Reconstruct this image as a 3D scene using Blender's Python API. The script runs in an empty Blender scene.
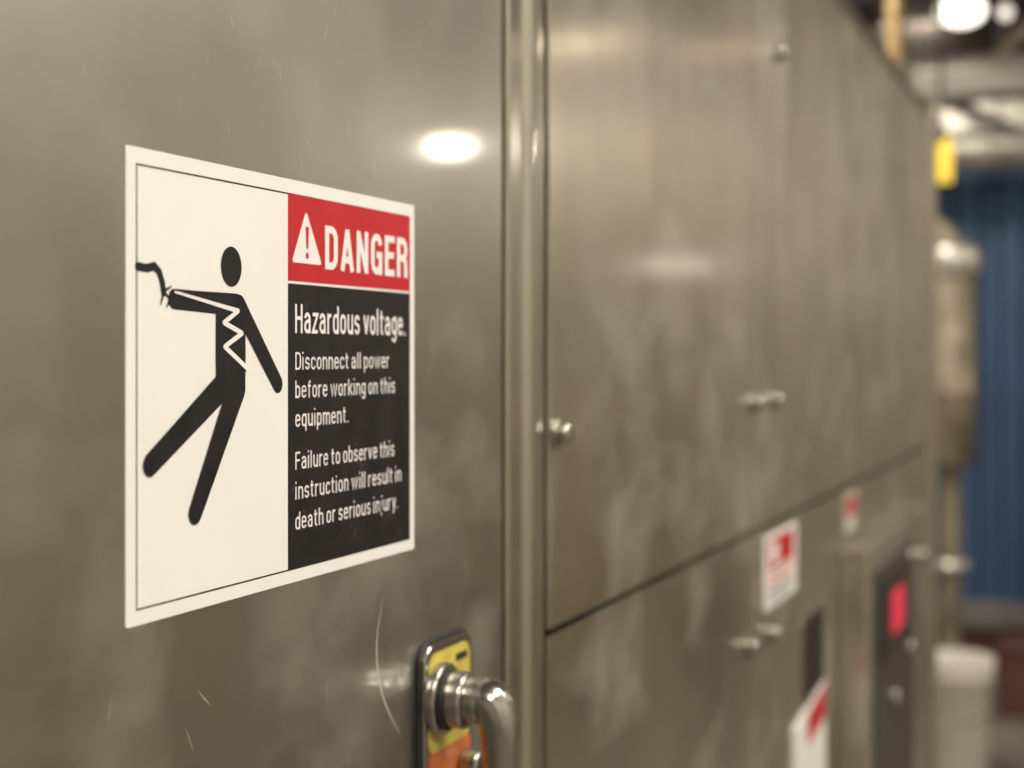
import bpy, bmesh, math, random
from mathutils import Vector, Matrix
random.seed(4)
S=bpy.context.scene
CZ=1.46; CY=-0.3387; TH=math.radians(21.38)

# ---------------------------------------------------------------- materials
def mat(name,col,rough=.5,metal=0,emit=None,estr=0,noise=0,nscale=20,bump=0,coat=0,spec=.5):
    m=bpy.data.materials.new(name); m.use_nodes=True
    nt=m.node_tree; b=nt.nodes['Principled BSDF']
    b.inputs['Base Color'].default_value=(*col,1); b.inputs['Roughness'].default_value=rough
    b.inputs['Metallic'].default_value=metal
    b.inputs['Coat Weight'].default_value=coat
    b.inputs['Specular IOR Level'].default_value=spec
    if emit: 
        b.inputs['Emission Color'].default_value=(*emit,1); b.inputs['Emission Strength'].default_value=estr
    if noise or bump:
        tc=nt.nodes.new('ShaderNodeTexCoord'); n=nt.nodes.new('ShaderNodeTexNoise')
        n.inputs['Scale'].default_value=nscale; n.inputs['Detail'].default_value=4
        nt.links.new(tc.outputs['Object'],n.inputs['Vector'])
        if noise:
            r=nt.nodes.new('ShaderNodeValToRGB')
            r.color_ramp.elements[0].position=.3; r.color_ramp.elements[1].position=.7
            r.color_ramp.elements[0].color=(*[x*(1-noise) for x in col],1)
            r.color_ramp.elements[1].color=(*[min(1,x*(1+noise)) for x in col],1)
            nt.links.new(n.outputs['Fac'],r.inputs['Fac']); nt.links.new(r.outputs['Color'],b.inputs['Base Color'])
        if bump:
            bp=nt.nodes.new('ShaderNodeBump'); bp.inputs['Strength'].default_value=bump; bp.inputs['Distance'].default_value=.01
            nt.links.new(n.outputs['Fac'],bp.inputs['Height']); nt.links.new(bp.outputs['Normal'],b.inputs['Normal'])
    return m

def steel_mat(name,col,r1,r2,mixf,wave=.25,seed=0,streak_c=.05,fineb=.05,smudge=.25):
    m=bpy.data.materials.new(name); m.use_nodes=True
    nt=m.node_tree; N=nt.nodes; L=nt.links
    b1=N['Principled BSDF']; out=N['Material Output']
    b2=N.new('ShaderNodeBsdfPrincipled')
    for b in (b1,b2): b.inputs['Metallic'].default_value=1
    tc=N.new('ShaderNodeTexCoord')
    def noise(scale,vs,detail=3,off=0):
        mp=N.new('ShaderNodeMapping'); mp.inputs['Scale'].default_value=vs; mp.inputs['Location'].default_value=(seed+off,seed*.7,seed*1.3)
        n=N.new('ShaderNodeTexNoise'); n.inputs['Scale'].default_value=scale; n.inputs['Detail'].default_value=detail
        L.new(tc.outputs['Object'],mp.inputs['Vector']); L.new(mp.outputs['Vector'],n.inputs['Vector']); return n
    def rng(src,a,b_,lo=.3,hi=.7):
        q=N.new('ShaderNodeMapRange'); q.inputs['From Min'].default_value=lo; q.inputs['From Max'].default_value=hi
        q.inputs['To Min'].default_value=a; q.inputs['To Max'].default_value=b_; L.new(src,q.inputs['Value']); return q.outputs['Result']
    blot=noise(5,(1,1,.6),5); streak=noise(5,(2.0,1,.7),5,3); fine=noise(420,(1,1,.12),2); big=noise(2.2,(1,1,.7),1)
    sm=noise(9,(1,1,1.4),8,7)
    r=N.new('ShaderNodeValToRGB')
    r.color_ramp.elements[0].position=.32; r.color_ramp.elements[1].position=.70
    r.color_ramp.elements[0].color=(*[x*(1-streak_c) for x in col],1); r.color_ramp.elements[1].color=(*[min(1,x*(1+streak_c)) for x in col],1)
    L.new(streak.outputs['Fac'],r.inputs['Fac'])
    for b in (b1,b2): L.new(r.outputs['Color'],b.inputs['Base Color'])
    L.new(rng(blot.outputs['Fac'],r1*.75,r1*1.3),b1.inputs['Roughness'])
    L.new(rng(blot.outputs['Fac'],r2*.85,r2*1.15),b2.inputs['Roughness'])
    bp1=N.new('ShaderNodeBump'); bp1.inputs['Strength'].default_value=wave; bp1.inputs['Distance'].default_value=.012
    L.new(big.outputs['Fac'],bp1.inputs['Height'])
    bp2=N.new('ShaderNodeBump'); bp2.inputs['Strength'].default_value=fineb; bp2.inputs['Distance'].default_value=.0006
    L.new(fine.outputs['Fac'],bp2.inputs['Height']); L.new(bp1.outputs['Normal'],bp2.inputs['Normal'])
    for b in (b1,b2): L.new(bp2.outputs['Normal'],b.inputs['Normal'])
    mx=N.new('ShaderNodeMixShader'); 
    L.new(rng(blot.outputs['Fac'],mixf-.06,min(1,mixf+.05)),mx.inputs['Fac'])
    L.new(b1.outputs[0],mx.inputs[1]); L.new(b2.outputs[0],mx.inputs[2])
    # thin greasy / dusty film in patches
    d=N.new('ShaderNodeBsdfPrincipled'); d.inputs['Base Color'].default_value=(.44,.415,.36,1); d.inputs['Roughness'].default_value=.8; d.inputs['Specular IOR Level'].default_value=.1
    mx2=N.new('ShaderNodeMixShader'); L.new(rng(sm.outputs['Fac'],.02,smudge,.48,.72),mx2.inputs['Fac'])
    L.new(mx.outputs[0],mx2.inputs[1]); L.new(d.outputs[0],mx2.inputs[2]); L.new(mx2.outputs[0],out.inputs['Surface'])
    return m

STEEL=steel_mat('stainless_door',(.385,.37,.332),.07,.33,.86,.03,1,.06,.015,.24)
STEEL2=steel_mat('stainless_panel',(.51,.475,.405),.14,.36,.68,.34,5,.12,.03,.26)
STEEL3=steel_mat('stainless_trim',(.44,.42,.365),.09,.34,.42,.0,9,.03,.02,.05)
GAP=mat('dark_gap',(.03,.025,.02),.8,spec=.1)
CHROME=mat('satin_chrome',(.43,.415,.385),.22,1,bump=.03,nscale=30)
WHITE=mat('vinyl_white',(.70,.685,.67),.42,noise=.02,nscale=25,spec=.4)
BLACK=mat('vinyl_black',(.010,.009,.009),.5,noise=.5,nscale=60,spec=.22)
RED=mat('vinyl_red',(.42,.012,.020),.45,noise=.06,nscale=40,spec=.25)
YEL=mat('vinyl_yellow',(.48,.40,.07),.4,noise=.2,nscale=60)
ORG=mat('vinyl_orange',(.46,.13,.035),.4,noise=.2,nscale=60)
SCR=mat('scratch_steel',(.60,.57,.51),.6,.6)
BLK=mat('black_rubber',(.015,.015,.014),.5)

# ---------------------------------------------------------------- helpers
def empty(name,loc=(0,0,0)):
    e=bpy.data.objects.new(name,None); e.location=loc; e.empty_display_size=.05; S.collection.objects.link(e); return e
def link(name,me,mats,parent=None,smooth=False):
    o=bpy.data.objects.new(name,me); S.collection.objects.link(o)
    for m in (mats if isinstance(mats,list) else [mats]): me.materials.append(m)
    if smooth:
        for p in me.polygons: p.use_smooth=True
    if parent:
        o.parent=parent; o.matrix_parent_inverse=Matrix.Translation(-Vector(parent.location))
    return o
def from_bm(name,bm,m,parent=None,smooth=False):
    bmesh.ops.recalc_face_normals(bm,faces=bm.faces[:])
    me=bpy.data.meshes.new(name); bm.to_mesh(me); bm.free(); return link(name,me,m,parent,smooth)
def box(name,x0,x1,y0,y1,z0,z1,m,parent=None,bevel=0,seg=3):
    bm=bmesh.new(); bmesh.ops.create_cube(bm,size=1)
    for v in bm.verts:
        v.co=Vector(((x0+x1)/2+v.co.x*(x1-x0),(y0+y1)/2+v.co.y*(y1-y0),(z0+z1)/2+v.co.z*(z1-z0)))
    if bevel: bmesh.ops.bevel(bm,geom=bm.edges[:],offset=bevel,segments=seg,affect='EDGES',profile=.5)
    return from_bm(name,bm,m,parent,False)
def cyl(name,p0,p1,r0,m,parent=None,r1=None,seg=32,bevel=0):
    r1=r0 if r1 is None else r1
    p0=Vector(p0);p1=Vector(p1);d=p1-p0
    bm=bmesh.new(); bmesh.ops.create_cone(bm,cap_ends=True,segments=seg,radius1=r0,radius2=r1,depth=d.length)
    if bevel:
        es=[e for e in bm.edges if len([f for f in e.link_faces if len(f.verts)>4])==1]
        bmesh.ops.bevel(bm,geom=es,offset=bevel,segments=3,affect='EDGES',profile=.5)
    q=d.to_track_quat('Z','Y').to_matrix().to_4x4()
    bm.transform(Matrix.Translation((p0+p1)/2)@q)
    o=from_bm(name,bm,m,parent,True)
    for p in o.data.polygons:
        if len(p.vertices)>8: p.use_smooth=False
    return o
def lathe(name,prof,cx,cy,m,parent=None,seg=48):
    bm=bmesh.new(); rings=[]
    for r,z in prof:
        rings.append([bm.verts.new((cx+r*math.cos(2*math.pi*i/seg),cy+r*math.sin(2*math.pi*i/seg),z)) for i in range(seg)])
    for a,b in zip(rings,rings[1:]):
        for i in range(seg): bm.faces.new((a[i],a[(i+1)%seg],b[(i+1)%seg],b[i]))
    bm.faces.new(rings[0]); bm.faces.new(rings[-1])
    return from_bm(name,bm,m,parent,True)
def tube(name,pts,rad,m,parent=None,flat=(1,1),seg=20,sub=8):
    P=[Vector(p) for p in pts]; R=rad if isinstance(rad,list) else [rad]*len(P)
    Q=[];RR=[]
    for i in range(len(P)-1):
        a=P[max(i-1,0)];b=P[i];c_=P[i+1];d=P[min(i+2,len(P)-1)]
        for k in range(sub):
            t=k/sub
            Q.append(.5*((2*b)+(-a+c_)*t+(2*a-5*b+4*c_-d)*t*t+(-a+3*b-3*c_+d)*t**3)); RR.append(R[i]*(1-t)+R[i+1]*t)
    Q.append(P[-1]);RR.append(R[-1])
    bm=bmesh.new(); rings=[]
    T=(Q[1]-Q[0]).normalized(); n=T.orthogonal().normalized()
    if abs(T.dot(Vector((1,0,0))))<.9:
        n=(Vector((1,0,0))-T*T.x).normalized()
    for i,q in enumerate(Q):
        T2=(Q[min(i+1,len(Q)-1)]-Q[max(i-1,0)]).normalized()
        n=(n-T2*n.dot(T2)).normalized(); b=T2.cross(n)
        rings.append([bm.verts.new(q+n*RR[i]*flat[0]*math.cos(2*math.pi*k/seg)+b*RR[i]*flat[1]*math.sin(2*math.pi*k/seg)) for k in range(seg)])
    for a,b in zip(rings,rings[1:]):
        for i in range(seg): bm.faces.new((a[i],a[(i+1)%seg],b[(i+1)%seg],b[i]))
    bm.faces.new(rings[0]); bm.faces.new(rings[-1])
    return from_bm(name,bm,m,parent,True)
def rrect(x0,x1,z0,z1,r,n=8):
    out=[]
    for cx,cz,a0 in ((x1-r,z1-r,0),(x0+r,z1-r,90),(x0+r,z0+r,180),(x1-r,z0+r,270)):
        for k in range(n+1):
            a=math.radians(a0+90*k/n); out.append((cx+r*math.cos(a),cz+r*math.sin(a)))
    return out
def slab(name,pts,y0,y1,m,parent=None,bevel=0):
    bm=bmesh.new(); vs=[bm.verts.new((x,y0,z)) for x,z in pts]; f=bm.faces.new(vs)
    r=bmesh.ops.extrude_face_region(bm,geom=[f])
    for v in r['geom']:
        if isinstance(v,bmesh.types.BMVert): v.co.y=y1
    if bevel:
        es=[e for e in bm.edges if all(abs(v.co.y-y0)<1e-7 for v in e.verts)]
        bmesh.ops.bevel(bm,geom=es,offset=bevel,segments=3,affect='EDGES',profile=.5)
    return from_bm(name,bm,m,parent)

# ---------------------------------------------------------------- room shell
CONC=mat('floor_concrete',(.19,.165,.14),.45,noise=.25,nscale=3,bump=.05)
WALLM=mat('wall_paint',(.52,.495,.44),.7,noise=.08,nscale=1.5)
CEILM=mat('ceiling_dark',(.20,.18,.16),.8,noise=.2,nscale=2)
box('floor',-3,9,-2.8,1.6,-.1,0,CONC)
box('ceiling',-3,9,-2.8,1.6,3.2,3.3,CEILM)
box('wall_back',9,9.1,-2.8,1.6,0,3.2,mat('wall_far_paint',(.60,.555,.475),.8,noise=.15,nscale=2))
box('wall_front',-3.1,-3,-2.8,1.6,0,3.2,WALLM)
box('wall_left',-3,9,1.6,1.7,0,3.2,WALLM)
box('wall_right',-3,9,-2.9,-2.8,0,3.2,WALLM)

# ---------------------------------------------------------------- stainless cabinet
cab=empty('stainless_switchgear_cabinet',(1,.4,0))
ZT=CZ+.48
box('carcass',-1.2,3.1,.022,1.0,.04,ZT-.005,GAP,cab)
ZS=CZ-.180
box('door_panel',-1.19,.8500,0,.022,.09,ZT-.02,STEEL,cab,.002)
box('hinge_strip',.8570,.8800,-.001,.022,.09,ZT-.02,STEEL3,cab,.003)
tube('edge_bead',[(.8955,.004,.09),(.8955,.004,1.0),(.8955,.004,ZT-.02)],.0125,STEEL3,cab,flat=(1,.62),seg=40)
box('frame_strip',.9095,.9265,.001,.022,.09,ZT-.02,STEEL3,cab,.004)
xs=[.930,1.5475,2.138,3.085]
for i,(a,b) in enumerate(zip(xs,xs[1:])):
    box('upper_panel_%d'%(i+1),a+.0015,b-.0015,0,.022,ZS+.0025,ZT-.02,STEEL2,cab,.001)
    box('lower_panel_%d'%(i+1),a+.0015,b-.0015,.001,.022,.09,ZS-.0025,STEEL2,cab,.0006)
box('top_trim',-1.2,3.1,-.004,.022,ZT-.018,ZT,STEEL3,cab,.002)
box('kick_plate',-1.2,3.1,.02,.04,0,.085,GAP,cab)
box('end_post',3.09,3.16,-.010,.9,0,ZT+.012,mat('end_post_bronze',(.34,.30,.24),.4,.7),cab,.006)
def knob(x,z,y=0,r=.0085):
    e='latch_knob'
    cyl(e+'_collar',(x,y,z),(x,y-.003,z),r*1.25,STEEL3,cab,bevel=.001)
    cyl(e,(x,y-.002,z),(x,y-.011,z),r,CHROME,cab,r1=r*.85,bevel=.003)
for x,z in ((.943,-.0515),(1.525,-.049),(1.622,-.049),(1.612,-.294),(1.507,-.29),(1.648,.324)):
    knob(x,CZ+z)
def ribbon(name,pts,w):
    n=len(pts); L=[];R=[]
    for i,(x,z) in enumerate(pts):
        a=pts[max(i-1,0)];b=pts[min(i+1,n-1)]; dx,dz=b[0]-a[0],b[1]-a[1]; l=math.hypot(dx,dz) or 1
        ww=w*math.sin(math.pi*(i+.15)/(n-.7))*.5
        L.append((x-dz/l*ww,-.0001,z+dx/l*ww)); R.append((x+dz/l*ww,-.0001,z-dx/l*ww))
    me=bpy.data.meshes.new(name); me.from_pydata(L+R,[],[(i,i+1,n+i+1,n+i) for i in range(n-1)]); 
    return link(name,me,SCR,cab)
ribbon('scratch_arc',[(.682+.03*((t-.35)**2)*2.3,CZ-.120-.075*t) for t in [i/14 for i in range(15)]],.0014)
for k in range(75):
    x,z=random.choice([(random.uniform(.33,.84),random.uniform(.09,.22)),(random.gauss(.56,.03),random.gauss(.135,.015)),(random.uniform(.40,.80),random.uniform(-.22,-.11)),(random.uniform(.73,.84),random.uniform(-.1,.1))])
    l=random.uniform(.002,.013); a=random.uniform(-2.4,-.7)
    ribbon('scratch_%d'%k,[(x+l*math.cos(a)*t,CZ+z+l*math.sin(a)*t) for t in (0,.25,.5,.75,1)],random.uniform(.0002,.0005))

# ---------------------------------------------------------------- danger sign
U0,V0=.475,CZ-.101
sign=empty('danger_voltage_sign',(U0,0,V0))
def mm(p): return (U0+p[0]/1000,V0+p[1]/1000)
slab('backing',[mm(p) for p in rrect(0,250,0,178,1.2,4)],-.0004,0,WHITE,sign)
def lvy(l): return -.0004-.00006*l
def art(name,pts,m,lvl=1):
    me=bpy.data.meshes.new(name)
    vs=[(mm(p)[0],lvy(lvl),mm(p)[1]) for p in pts]
    me.from_pydata(vs,[],[list(range(len(vs)))]); me.update()
    if me.polygons[0].normal.y>0: me.flip_normals()
    return link(name,me,m,sign)
def capsule(name,p0,p1,r0,r1,m,lvl=1,n=14):
    a=math.atan2(p1[1]-p0[1],p1[0]-p0[0]); pts=[]
    for k in range(n+1): t=a+math.pi/2+math.pi*k/n; pts.append((p0[0]+r0*math.cos(t),p0[1]+r0*math.sin(t)))
    for k in range(n+1): t=a-math.pi/2+math.pi*k/n; pts.append((p1[0]+r1*math.cos(t),p1[1]+r1*math.sin(t)))
    return art(name,pts,m,lvl)
x0,x1,z0,z1=6.3,244.6,5.6,171.9
for i,(a,b,c_,d) in enumerate(((x0,x1,z1-.7,z1),(x0,x1,z0,z0+.7),(x0,x0+.75,z0,z1),(x1-.75,x1,z0,z1))):
    art('border_%d'%i,[(a,c_),(b,c_),(b,d),(a,d)],BLACK,1+i*.2)
art('red_field',[(119,133.3),(244.6,133.3),(244.6,171.6),(119,171.6)],RED,2)
art('black_field',[(119,5.6),(244.6,5.6),(244.6,132.1),(119,132.1)],BLACK,2)
art('head_disc',[(72.4+8*math.cos(t*math.pi/24),136.9+8.3*math.sin(t*math.pi/24)) for t in range(48)],BLACK,2)
capsule('reaching_arm',(31,122.2),(60,121.2),4.0,4.0,BLACK,2)
art('shoulders',[(31,126.2),(45,126.0),(76,126.0),(80,125.4),(82.5,123),(83.5,119),(83.2,96),(60.5,96),(60.5,117.4),(45,118)],BLACK,4)
capsule('hanging_arm',(78.5,121.0),(110,88),4.6,3.9,BLACK,5)
art('torso_hips',[(60.5,104),(83.2,104),(83,88),(80,83),(75,81),(64,83),(60.5,88)],BLACK,6)
capsule('trailing_leg',(66,88.3),(15,59.3),6.0,4.6,BLACK,7)
capsule('standing_leg',(76.3,87),(45.4,38.3),6.6,4.6,BLACK,8)
z=[(31,125.0),(77,118.8),(66,113.8),(80,109.6),(66.5,104.0),(84,95.0)]
w=[.5,1.6,1.7,1.7,1.7,1.8]
for i in range(5): capsule('shock_bolt_%d'%i,z[i],z[i+1],w[i]*.5+.2,w[i+1]*.5+.2,WHITE,10+i*.3,6)
wp=[(7.2,133.6),(13,133.2),(17.8,134.2),(21,132.2),(23,128.6),(24,124.5)]
for i in range(5): capsule('cable_%d'%i,wp[i],wp[i+1],1.7,1.6,BLACK,2+i*.3,8)
for i,(a,b) in enumerate((((24,125),(29,127)),((24,125),(28,122)),((24,124.5),(22,120)),((28,122),(26,119)))):
    capsule('spark_%d'%i,a,b,.8,.3,BLACK,4+i*.3,5)
art('warning_triangle',[(135.1,164.5),(134.1,163.6),(122.8,142.8),(123.6,141.6),(148.6,141.6),(149.4,142.8),(136.3,163.6)],WHITE,3)
art('exclamation_bar',[(134.6,158.2),(137.7,158.2),(137.0,148.3),(135.3,148.3)],RED,4)
art('exclamation_dot',[(136.1+1.5*math.cos(t*math.pi/8),145.2+1.5*math.sin(t*math.pi/8)) for t in range(16)],RED,4)
WEAR=mat('vinyl_wear',(.17,.155,.145),.6)
for k in range(34):
    u=random.uniform(122,242); v=random.choice([random.uniform(8,60),random.uniform(8,165)]); l=random.uniform(2,8); a=random.uniform(-2.6,-.4); ww=random.uniform(.08,.16)
    dx,dz=l*math.cos(a),l*math.sin(a); nx,nz=-math.sin(a)*ww,math.cos(a)*ww
    art('wear_%d'%k,[(u,v),(u+dx*.5+nx,v+dz*.5+nz),(min(u+dx,244),max(v+dz,6)),(u+dx*.5-nx,v+dz*.5-nz)],WEAR,2.4)

# condensed grotesque lettering built from stroked skeletons (cap height = 1)
def arc(cx,cz,rx,rz,a0,a1,n=9):
    return [(cx+rx*math.cos(math.radians(a0+(a1-a0)*k/n)),cz+rz*math.sin(math.radians(a0+(a1-a0)*k/n))) for k in range(n+1)]
def glyph(ch,w):
    h=w/2; XH=.73; W_=.45
    L=h;R=W_-h;B=h;T=XH-h;r=(R-L)/2;cx=(L+R)/2;q=min(.19,(T-B)/2)
    up=T-q; dn=B+q
    if ch=='o': return W_,[arc(cx,up,r,q,180,0)+arc(cx,dn,r,q,0,-180)+[(L,up)]]
    if ch=='c': return W_-.02,[arc(cx,up,r,q,12,180)+arc(cx,dn,r,q,180,348)]
    if ch=='e': return W_,[[(L+.02,.39),(R,.39)]+arc(cx,up,r,q,0,180)+arc(cx,dn,r,q,180,345)]
    if ch=='a': return W_,[arc(cx,up,r,q,165,0)+[(R,0)],[(R,.45),(cx+.02,.42)]+arc(cx,.25,r,.16,110,180,5)+arc(cx-.0,dn-.02,r,q-.02,180,330)+[(R,.22)]]
    if ch in 'bp': 
        z0,z1=(0,1) if ch=='b' else (-.26,XH)
        return W_,[[(L,z0),(L,z1)],[(L,dn)]+[(L,up)]+arc(cx,up,r,q,180,0)+arc(cx,dn,r,q,0,-180)]
    if ch in 'dq':
        z0,z1=(0,1) if ch=='d' else (-.26,XH)
        return W_,[[(R,z0),(R,z1)],[(R,up)]+arc(cx,up,r,q,0,180)+arc(cx,dn,r,q,180,360)]
    if ch=='g': return W_,[[(R,XH)]+[(R,0)]+arc(cx,-.02,r,.19,0,-160),[(R,up)]+arc(cx,up,r,q,0,180)+arc(cx,dn+.04,r,q,180,360)]
    if ch in 'hn': return W_,[[(L,0),(L,1 if ch=='h' else XH)],arc(cx,up,r,q,180,0)+[(R,0)]]
    if ch=='m': 
        m=.70; x1_=m/2; 
        return m,[[(L,0),(L,XH)],arc((L+x1_)/2,up,(x1_-L)/2,q,180,0)+[(x1_,0)],arc((x1_+m-h)/2,up,(m-h-x1_)/2,q,180,0)+[(m-h,0)]]
    if ch=='r': return .31,[[(L,0),(L,XH)],arc(.30,up,.30-L,q,180,90)]
    if ch=='u': return W_,[[(R,0),(R,XH)],[(L,XH)]+arc(cx,dn,r,q,180,360)]
    if ch=='l': return w,[[(L,0),(L,1)]]
    if ch=='i': return w,[[(L,0),(L,XH)],[(L,1-w*.85),(L,1.02)]]
    if ch=='j': return w+.06,[[(L+.06,XH),(L+.06,-.10)]+arc(L-.06,-.08,.12,.13,0,-80,4),[(L+.06,1-w*.85),(L+.06,1.02)]]
    if ch=='t': return .32,[[(.13,.93),(.13,dn-.05)]+arc(.27,dn-.05,.14,dn-.05-h,180,275,6),[(0,XH-h),(.31,XH-h)]]
    if ch=='f': return .32,[[(.13,0),(.13,.82)]+arc(.27,.82,.14,.18-h,180,85,6),[(0,XH-h),(.31,XH-h)]]
    if ch=='s': 
        W2=.42;R=W2-h;r=(R-L)/2;cx=(L+R)/2;qq=(T-B)/4+.012
        return W2,[arc(cx,T-qq,r,qq,12,215)+arc(cx,B+qq,r,qq,35,-168)]
    if ch=='v': return .44,[[(h*.8,XH),(.22,h*.5)],[(.22,h*.5),(.44-h*.8,XH)]]
    if ch=='y': return .44,[[(h*.8,XH),(.22,.04)],[(.44-h*.8,XH),(.20,-.14),(.14,-.19),(.05,-.19)]]
    if ch=='w': return .68,[[(h*.8,XH),(.19,h*.5),(.34,XH-.02),(.49,h*.5),(.68-h*.8,XH)]]
    if ch=='k': return .45,[[(L,0),(L,1)],[(.41,XH),(L+.03,.30)],[(.17,.42),(.43,0)]]
    if ch=='z': return .40,[[(.02,T),(.37,T),(.03,B),(.39,B)]]
    if ch=='.': return w*1.05,[[(w*.52,0),(w*.52,w)]]
    WC=.52; R=WC-h; r=(R-L)/2; cx=(L+R)/2; T=1-h; q=.22
    if ch=='H': return WC,[[(L,0),(L,1)],[(R,0),(R,1)],[(L,.52),(R,.52)]]
    if ch=='D': return WC,[[(L,0),(L,1)],[(L,T),(cx-.02,T)]+arc(cx-.02,T-q,R-cx+.02,q,90,0)+arc(cx-.02,B+q,R-cx+.02,q,0,-90)+[(L,B)]]
    if ch=='F': return .45,[[(L,0),(L,1)],[(L,T),(.45,T)],[(L,.52),(.41,.52)]]
    if ch=='E': return .46,[[(L,0),(L,1)],[(L,T),(.46,T)],[(L,.52),(.43,.52)],[(L,B),(.46,B)]]
    if ch=='N': return WC,[[(L,0),(L,1)],[(R,0),(R,1)],[(L+.02,1-h),(R-.02,h)]]
    if ch=='A': return .56,[[(h*.85,0),(.28,1-h*.3)],[(.28,1-h*.3),(.56-h*.85,0)],[(.14,.27),(.42,.27)]]
    if ch=='G': return WC,[arc(cx,T-q,r,q,8,180)+arc(cx,B+q,r,q,180,360)+[(R,.48),(cx,.48)],[(R,0),(R,.48)]]
    if ch=='R': return WC,[[(L,0),(L,1)],[(L,T),(cx,T)]+arc(cx,T-.215,R-cx,.215,90,-90,12)+[(L,T-.43)],[(cx-.02,T-.43)]+arc(cx-.02,T-.43-.14,R-cx+.01,.14,90,0,5)+[(R,0)]]
    return .25,[]
def text(name,body,u0,u1,base,cap,wt,m=WHITE,lvl=3,gap=.085):
    polys=[];x=0
    for ch in body:
        if ch==' ': x+=.20; continue
        wd,paths=glyph(ch,wt)
        for P in paths: polys.append([(px+x,pz) for px,pz in P])
        x+=wd+gap*(1.2 if ch in 'ail' else 1)
    tot=x-gap; sx=(u1-u0)/tot; hw=wt/2; V=[];F=[];k=0
    for P in polys:
        Q=[P[0]]
        for p in P[1:]:
            if math.hypot(p[0]-Q[-1][0],p[1]-Q[-1][1])>1e-4: Q.append(p)
        n=len(Q); base_i=len(V); closed=n>6 and math.hypot(Q[0][0]-Q[-1][0],Q[0][1]-Q[-1][1])<1e-3
        y=lvy(lvl+.12*(k%6)); k+=1
        for i in range(n):
            if closed and i in (0,n-1): a,b_,c_=Q[-2],Q[0],Q[1]
            else: a,b_,c_=Q[max(i-1,0)],Q[i],Q[min(i+1,n-1)]
            def nr(p,q_):
                l=math.hypot(q_[0]-p[0],q_[1]-p[1])
                return None if l<1e-6 else (-(q_[1]-p[1])/l,(q_[0]-p[0])/l)
            n1=nr(a,b_);n2=nr(b_,c_); n1=n1 or n2; n2=n2 or n1
            sxn,szn=n1[0]+n2[0],n1[1]+n2[1]; l=math.hypot(sxn,szn) or 1; sxn/=l;szn/=l
            d=max(.45,sxn*n1[0]+szn*n1[1]); o=hw/d
            for sg in (1,-1):
                X,Z=mm((u0+(b_[0]+sg*sxn*o)*sx,base+(b_[1]+sg*szn*o)*cap)); V.append((X,y,Z))
        for i in range(n-1): F.append((base_i+2*i,base_i+2*i+1,base_i+2*i+3,base_i+2*i+2))
    me=bpy.data.meshes.new(name); me.from_pydata(V,[],F); me.update()
    bm=bmesh.new(); bm.from_mesh(me)
    for f in bm.faces:
        f.normal_update()
        if f.normal.y>0: f.normal_flip()
    bm.to_mesh(me); bm.free()
    return link(name,me,m,sign)
text('text_danger','DANGER',153,241.5,140.0,20.2,.165,gap=.12)
text('text_hazard','Hazardous voltage.',125.2,239,110.3,12.9,.125,gap=.115)
for i,(b,u1,base) in enumerate((('Disconnect all power',220,94.0),('before working on this',226.8,81.4),('equipment.',176,68.6),
        ('Failure to observe this',226,49.7),('instruction will result in',234,36.4),('death or serious injury.',230,23.0))):
    text('text_line_%d'%i,b,125.4,u1,base,7.8,.108,gap=.135)

# ---------------------------------------------------------------- lock with lever
lock=empty('swing_handle_latch',(.76,0,CZ-.2))
zt=CZ-.152
slab('gasket',rrect(.7265,.7935,zt-.150,zt+.001,.012),-.003,0,BLK,lock,.001)
slab('escutcheon',rrect(.7285,.7915,zt-.148,zt-.001,.011),-.0050,-.003,CHROME,lock,.0009)
slab('yellow_decal',rrect(.7325,.7875,zt-.060,zt-.006,.009),-.0053,-.0050,YEL,lock)
slab('orange_decal',rrect(.7325,.7875,zt-.098,zt-.058,.003),-.0054,-.0050,ORG,lock)
slab('decal_black_mark',[(.768,zt-.011),(.783,zt-.011),(.783,zt-.015),(.768,zt-.015)],-.0056,-.0053,BLK,lock)
bz=CZ-.182
cyl('boss_ring',(.7445,-.005,bz),(.7445,-.011,bz),.0190,CHROME,lock,bevel=.0015)
cyl('boss_collar',(.7445,-.010,bz),(.7445,-.014,bz),.0160,BLK,lock,bevel=.001)
cyl('boss',(.7450,-.013,bz),(.7450,-.023,bz),.0150,CHROME,lock,bevel=.002)
cyl('boss_neck',(.7465,-.021,bz),(.7465,-.030,bz),.0125,CHROME,lock,bevel=.001)
tube('lever',[(.7465,-.014,bz),(.7475,-.024,bz+.002),(.7490,-.0325,bz),(.7505,-.0375,bz-.012),(.7525,-.0375,bz-.035),(.7545,-.036,bz-.065),(.7555,-.035,bz-.095),(.756,-.034,bz-.11)],
     [.0115,.0130,.0145,.0140,.0120,.0108,.0105,.0085],CHROME,lock,flat=(1,.78),seg=32)
cyl('key_cylinder',(.779,-.005,CZ-.228),(.779,-.016,CZ-.228),.011,CHROME,lock,bevel=.002)
box('key_slot',.7775,.7805,-.0163,-.0155,CZ-.234,CZ-.222,BLK,lock)
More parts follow.
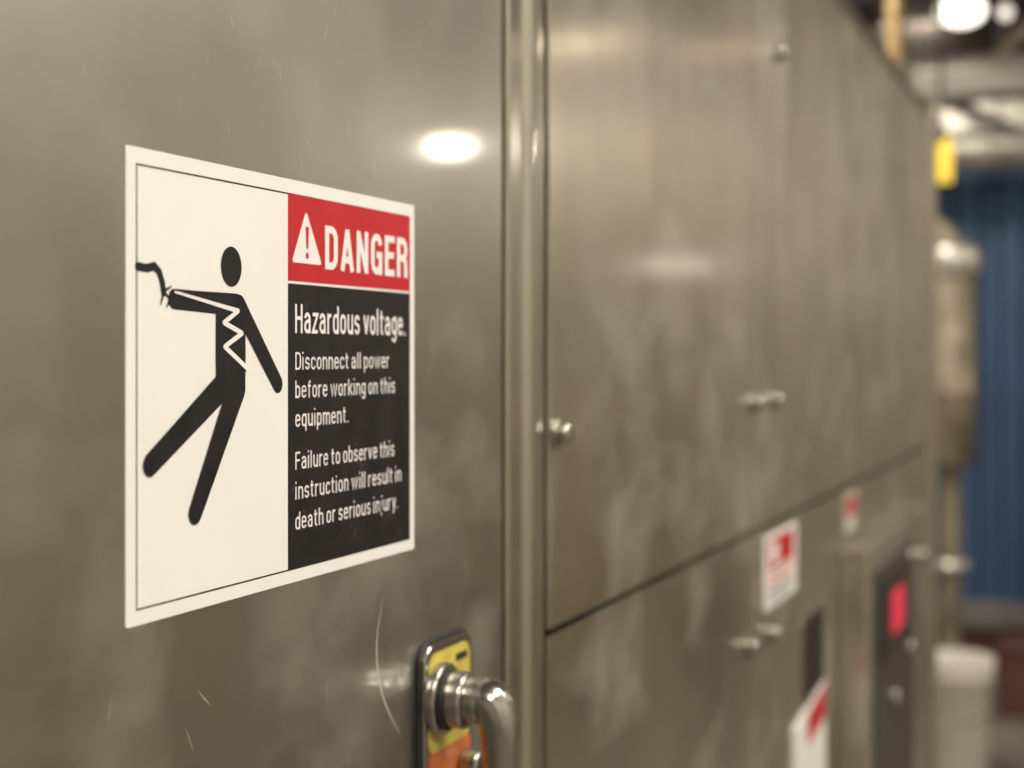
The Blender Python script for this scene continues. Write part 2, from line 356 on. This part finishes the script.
# ---------------------------------------------------------------- small labels down the line
lab=empty('warning_label',(1.66,0,CZ-.22))
slab('label_white',rrect(1.58,1.755,CZ-.268,CZ-.190,.003),-.0006,0,WHITE,lab)
slab('label_red',[(1.60,CZ-.196),(1.735,CZ-.196),(1.735,CZ-.228),(1.60,CZ-.228)],-.0009,-.0006,RED,lab)
slab('label_pict',[(1.615,CZ-.201),(1.65,CZ-.201),(1.65,CZ-.222),(1.615,CZ-.222)],-.0012,-.0009,WHITE,lab)
for k in range(4):
    slab('label_print_%d'%k,[(1.60,CZ-.234-.008*k),(1.735-.02*(k%2),CZ-.234-.008*k),(1.735-.02*(k%2),CZ-.237-.008*k),(1.60,CZ-.237-.008*k)],-.0009,-.0006,RED if k<2 else BLK,lab)
lab2=empty('warning_label',(1.85,0,CZ-.45))
slab('label_white',[(1.735,CZ-.425),(1.93,CZ-.405),(1.93,CZ-.54),(1.735,CZ-.56)],-.003,.001,WHITE,lab2)
slab('label_red',[(1.81,CZ-.425),(1.925,CZ-.410),(1.925,CZ-.45),(1.81,CZ-.46)],-.0035,-.003,RED,lab2)
lab3=empty('warning_label',(2.14,0,CZ-.22))
slab('label_white',rrect(2.10,2.19,CZ-.244,CZ-.190,.002),-.0006,.001,mat('label_grey',(.45,.42,.38),.5),lab3)
slab('label_red',[(2.11,CZ-.196),(2.18,CZ-.196),(2.18,CZ-.222),(2.11,CZ-.222)],-.0009,-.0006,RED,lab3)
rec=empty('recessed_pull_handle',(1.86,0,CZ-.36))
slab('recess_frame',rrect(1.785,1.930,CZ-.413,CZ-.307,.012),-.0012,.001,STEEL3,rec)
slab('dark_recess',rrect(1.795,1.920,CZ-.405,CZ-.313,.01),-.002,.001,GAP,rec)

ctl=empty('control_panel_box',(2.4,0,CZ-.6))
DK=mat('control_dark',(.045,.04,.036),.45,.1,noise=.1,nscale=6)
box('housing',2.04,2.72,-.040,.001,CZ-1.2,CZ-.255,STEEL2,ctl,.004)
box('dark_face',2.08,2.50,-.043,-.039,CZ-.78,CZ-.29,DK,ctl,.002)
slab('display_bezel',rrect(2.13,2.38,CZ-.425,CZ-.315,.008),-.047,-.042,BLK,ctl)
slab('led_display',rrect(2.21,2.33,CZ-.396,CZ-.337,.004),-.0485,-.046,mat('led_red',(.3,.01,.03),.4,emit=(1,.03,.09),estr=.5),ctl)
for x,z in ((2.43,-.31),(2.42,-.45),(2.25,-.49),(2.60,-.33)):
    cyl('push_button',(x,-.039,CZ+z),(x,-.052,CZ+z),.014,CHROME,ctl,bevel=.004)

# ---------------------------------------------------------------- background
BLUE=mat('container_blue',(.052,.112,.225),.45,noise=.15,nscale=2)
bl=empty('blue_corrugated_container',(7.3,.6,1.2))
bm=bmesh.new(); y=-.32; prof=[]
while y<1.35:
    prof+= [(7.30,y),(7.30,y+.07),(7.345,y+.09),(7.345,y+.17),(7.30,y+.19)]; y+=.19
lo=[bm.verts.new((x,yy,.34)) for x,yy in prof]; hi=[bm.verts.new((x,yy,2.24)) for x,yy in prof]
for i in range(len(prof)-1):
    if (Vector(prof[i])-Vector(prof[i+1])).length>1e-5: bm.faces.new((lo[i],lo[i+1],hi[i+1],hi[i]))
from_bm('corrugated_side',bm,BLUE,bl)
box('body',7.355,8.5,-.32,1.45,.3,2.26,BLUE,bl)
box('top_rail',7.27,7.36,-.34,1.46,2.24,2.32,BLUE,bl,.01)
box('bottom_rail',7.25,7.36,-.34,1.46,.22,.34,mat('rail_grey',(.22,.21,.20),.5,.2),bl,.01)
box('skid',7.3,8.4,-.3,1.4,0,.22,mat('skid_brown',(.11,.045,.03),.7),bl)

BY=.185
bk=empty('plastic_bucket',(5.6,BY,0))
BK=mat('bucket_white',(.88,.83,.75),.45,noise=.04,nscale=8)
lathe('pail',[(r*1.1,z_) for r,z_ in [(.098,.002),(.102,.006),(.116,.33),(.122,.332),(.122,.35),(.118,.352),(.124,.372),(.126,.385),(.122,.40),(.10,.402),(.02,.404)]],5.6,BY,BK,bk)
tube('bail',[(5.6,BY-.138,.34),(5.53,BY-.14,.24),(5.455,BY-.04,.19),(5.455,BY+.04,.19),(5.53,BY+.14,.24),(5.6,BY+.138,.34)],.003,CHROME,bk,seg=8)

pp=empty('insulated_vertical_pipe',(6.24,.22,0))
ALU=mat('aluminium_jacket',(.34,.29,.22),.45,.6,noise=.4,nscale=7,bump=.6)
PY=.26
lathe('jacket',[(.085,1.02),(.095,1.04),(.095,1.30),(.10,1.31),(.095,1.32),(.095,1.80),(.090,1.86),(.070,1.90),(.03,1.91)],6.24,PY,ALU,pp)
BAND=mat('pipe_band',(.80,.77,.70),.3,.7)
lathe('band_top',[(.10,1.77),(.108,1.775),(.108,1.86),(.10,1.875)],6.24,PY,BAND,pp)
tube('elbow',[(6.24,PY,1.85),(6.24,PY+.02,1.93),(6.24,PY+.12,1.97),(6.24,PY+.5,1.97),(6.24,1.6,1.97)],.04,ALU,pp)
tube('drop_leg',[(6.24,PY,1.03),(6.24,PY,.6),(6.24,PY,.0)],.04,ALU,pp)
lathe('flange',[(.07,.62),(.07,.65),(.045,.655)],6.24,PY,BAND,pp)

pp2=empty('standing_pipe_stack',(5.3,.37,0))
PB=mat('brass_pipe',(.40,.29,.14),.4,.7,noise=.15,nscale=4)
QY=.35
tube('pipe',[(5.3,QY,0),(5.3,QY,1.2),(5.3,QY,2.1),(5.3,QY,3.2)],.03,PB,pp2)
lathe('valve_body',[(.04,.95),(.07,.98),(.075,1.08),(.05,1.14),(.035,1.15)],5.3,QY-.05,PB,pp2)
cyl('valve_wheel',(5.22,QY-.04,1.32),(5.20,QY-.04,1.32),.06,mat('valve_dark',(.05,.05,.05),.5),pp2,bevel=.004)
cyl('valve_stem',(5.3,QY,1.32),(5.20,QY-.04,1.32),.012,PB,pp2)

du=empty('overhead_round_duct',(6.75,.6,2.31))
DUC=mat('duct_galvanised',(.46,.43,.38),.4,.6,noise=.3,nscale=4)
tube('duct_body',[(6.85,-1.0,2.33),(6.85,0,2.33),(6.85,1.0,2.33),(6.85,1.6,2.33)],.085,DUC,du,seg=32)
for y in (-.5,-.1,.15,.45,.9): cyl('duct_seam',(6.85,y-.012,2.33),(6.85,y+.012,2.33),.092,DUC,du)
ct=empty('ceiling_cable_tray',(6.9,.2,2.7))
TR=mat('tray_grey',(.36,.34,.30),.5,.5)
box('rail',7.0,7.05,-2.0,1.6,2.60,2.70,TR,ct); box('rail_far',7.35,7.4,-2.0,1.6,2.62,2.72,TR,ct)
for k in range(12): box('rung',7.05,7.35,-1.9+k*.3,-1.86+k*.3,2.63,2.66,TR,ct)
for yy in (-1.2,.5): cyl('hanger',(7.02,yy,2.7),(7.02,yy,3.2),.008,TR,ct)
for k in range(4): tube('cable_%d'%k,[(7.1+k*.06,-2.0,2.68),(7.1+k*.06,-.5,2.675),(7.12+k*.06,.4,2.68),(7.1+k*.06,1.6,2.68)],.016,[BLK,BLUE,TR,BLK][k],ct,seg=10)
op=empty('overhead_branch_pipes',(7.6,.2,2.55))
tube('branch_1',[(6.6,.35,2.52),(7.4,.16,2.52),(8.4,-.06,2.52),(8.99,-.2,2.52)],.028,DUC,op,seg=14)
tube('branch_2',[(6.4,-.05,2.78),(7.2,.12,2.80),(8.2,.30,2.82),(8.99,.44,2.82)],.022,PB,op,seg=14)
for xx,yy,zz in ((7.4,.16,2.52),(8.4,-.06,2.52),(7.2,.12,2.80),(8.2,.30,2.82)): cyl('rod_hanger',(xx,yy,zz),(xx,yy,3.2),.006,TR,op,seg=8)
jb=empty('ceiling_beam',(8,0,3.05))
box('web',7.9,7.95,-2.8,1.6,2.92,3.2,mat('beam_brown',(.07,.055,.045),.7),jb)
box('flange',7.84,8.01,-2.8,1.6,2.90,2.925,TR,jb)
cn=empty('overhead_conduit_rack',(2.6,.3,2.1))
for k,(yy,zz,r) in enumerate(((.10,ZT+.10,.025),(.22,ZT+.16,.03),(.36,ZT+.14,.022),(.5,ZT+.30,.05))):
    tube('conduit_%d'%k,[(-1,yy,zz),(2,yy,zz),(4.2,yy,zz)],r,DUC if k%2 else TR,cn,seg=20)
for xx in (0,1.5,3.0): box('strut',xx,xx+.04,.02,.62,ZT+.05,ZT+.075,TR,cn); 
for xx in (0,1.5,3.0): box('strut_leg',xx,xx+.04,.56,.60,ZT,ZT+.06,TR,cn)
bx=empty('floor_toolbox',(6.7,-.05,.15))
TB=mat('toolbox_maroon',(.13,.05,.04),.5)
box('case',6.5,6.9,-.20,.10,0,.24,TB,bx,.012); box('lid',6.49,6.91,-.21,.11,.242,.30,TB,bx,.015)
tube('carry_handle',[(6.62,-.05,.30),(6.63,-.05,.345),(6.70,-.05,.355),(6.77,-.05,.345),(6.78,-.05,.30)],.008,CHROME,bx,seg=10)

bc=empty('yellow_beacon_light',(4.65,.135,2.03))
YE=mat('beacon_yellow',(.9,.65,.08),.4,emit=(1,.68,.07),estr=1.0)
lathe('lens',[(.022,1.955),(.031,1.965),(.033,2.07),(.028,2.09),(.012,2.10)],4.65,.135,YE,bc)
tube('stem',[(4.65,.135,2.09),(4.65,.135,2.5),(4.65,.135,3.2)],.006,BLK,bc,seg=10)
lathe('cap',[(.036,1.94),(.036,1.957),(.02,1.958)],4.65,.135,BLK,bc)

# ---------------------------------------------------------------- unseen cabinets and crates, added to tone the steel reflections
LK=mat('locker_beige',(.58,.55,.48),.5,noise=.08,nscale=2); LB=mat('crate_tan',(.50,.40,.28),.7,noise=.2,nscale=3)
lk=empty('storage_cabinet',(3.8,-2.5,0))  # unseen lockers, added for variety in the reflections
for i,(a,b,h) in enumerate(((1.0,1.9,1.9),(1.95,2.85,1.9),(4.6,5.3,1.75),(5.35,6.0,1.75))):
    box('cabinet_body_%d'%i,a,b,-2.79,-2.55,.0,h,LK,lk,.01); box('cabinet_leaf_%d'%i,a+.03,b-.03,-2.555,-2.535,.05,h-.05,LK,lk,.004)
cr=empty('wooden_crate_stack',(6.5,-2.3,0))  # unseen stack, added pale so the lower steel reflects lighter
for i in range(3): box('crate_%d'%i,3.0,4.5,-2.78,-2.4,.01+i*.32,.30+i*.32,LB,cr,.01)
for i in range(4): box('pallet_box_%d'%i,6.6,8.2,-2.78,-1.9,.01+i*.32,.30+i*.32,LB,cr,.01)

# ---------------------------------------------------------------- lights
WARM=(1,.925,.81)
def lampmat(n,st,col=WARM): return mat(n,(.9,.85,.75),.5,emit=col,estr=st)
def bulkhead(x,y,z,sx,sz,st,name='bulkhead_lamp',col=WARM):
    e=empty(name,(x,y,z))
    bm=bmesh.new(); bmesh.ops.create_uvsphere(bm,u_segments=24,v_segments=12,radius=1)
    for v in bm.verts: v.co=Vector((x+v.co.x*sx*.5,y+v.co.y*sx*.5,z+v.co.z*sz*.5))
    from_bm('globe',bm,lampmat('globe_%d'%int(st*10+x*100),st,col),e,True)
    cyl('canopy',(x,y,z+sz*.42),(x,y,z+sz*.42+.04),sx*.42,TR,e)
    cyl('rod',(x,y,z+sz*.4),(x,y,3.2),.008,TR,e,seg=10)
bulkhead(6.415,-2.475,2.40,.15,.07,150)
bulkhead(6.75,-1.50,1.86,.13,.07,8)
bulkhead(7.6,-1.45,2.98,.16,.07,6,col=(1,.74,.45))
bulkhead(6.52,.245,2.86,.19,.12,3,'visible_globe_lamp')
bulkhead(6.95,.10,2.93,.06,.06,1.2,'visible_globe_lamp')
def strip(x,y,z,lx,ly,pw,col=WARM):  # out-of-view ceiling fill, added for illumination
    e=empty('ceiling_light_fixture',(x,y,z))
    box('housing',x-lx/2-.03,x+lx/2+.03,y-ly/2-.03,y+ly/2+.03,z+.02,3.2,TR,e,.005)
    l=bpy.data.lights.new('tube_light','AREA'); l.shape='RECTANGLE'; l.size=lx; l.size_y=ly; l.energy=pw; l.color=col
    o=bpy.data.objects.new('tube_light',l); o.location=(x,y,z); S.collection.objects.link(o); o.parent=e; o.matrix_parent_inverse=Matrix.Translation(-Vector(e.location))
strip(-.6,-1.6,3.12,1.2,.3,76)  # added fill on the camera side for sign and door
strip(1.6,-1.6,3.12,1.2,.3,78)  # added diffuse fill, too high to reflect in the visible steel
strip(3.6,-2.45,3.12,1.2,.3,20)
strip(4.9,.75,3.12,1.2,.3,60)  # added background fill, behind the steel plane so it is not mirrored
strip(8.1,-2.35,3.12,.9,.3,16,(1,.84,.62))  # added to light the far wall; reflects as a warm spot
strip(8.3,.6,3.12,.9,.3,26)  # second added background fill, above the frame and unmirrored

w=bpy.data.worlds.new('World'); S.world=w; w.use_nodes=True
w.node_tree.nodes['Background'].inputs[0].default_value=(1,.9,.75,1); w.node_tree.nodes['Background'].inputs[1].default_value=.15

# ---------------------------------------------------------------- camera
cam=bpy.data.cameras.new('camera'); co=bpy.data.objects.new('camera',cam); S.collection.objects.link(co)
co.location=(0,CY,CZ); co.rotation_euler=(math.radians(90),0,TH-math.radians(90))
cam.sensor_width=36; cam.lens=1540/1024*36; cam.shift_y=-30/1024; cam.clip_start=.02
cam.dof.use_dof=True; cam.dof.focus_distance=.655; cam.dof.aperture_fstop=6.0
S.camera=co
S.view_settings.view_transform='Standard'; S.view_settings.exposure=0
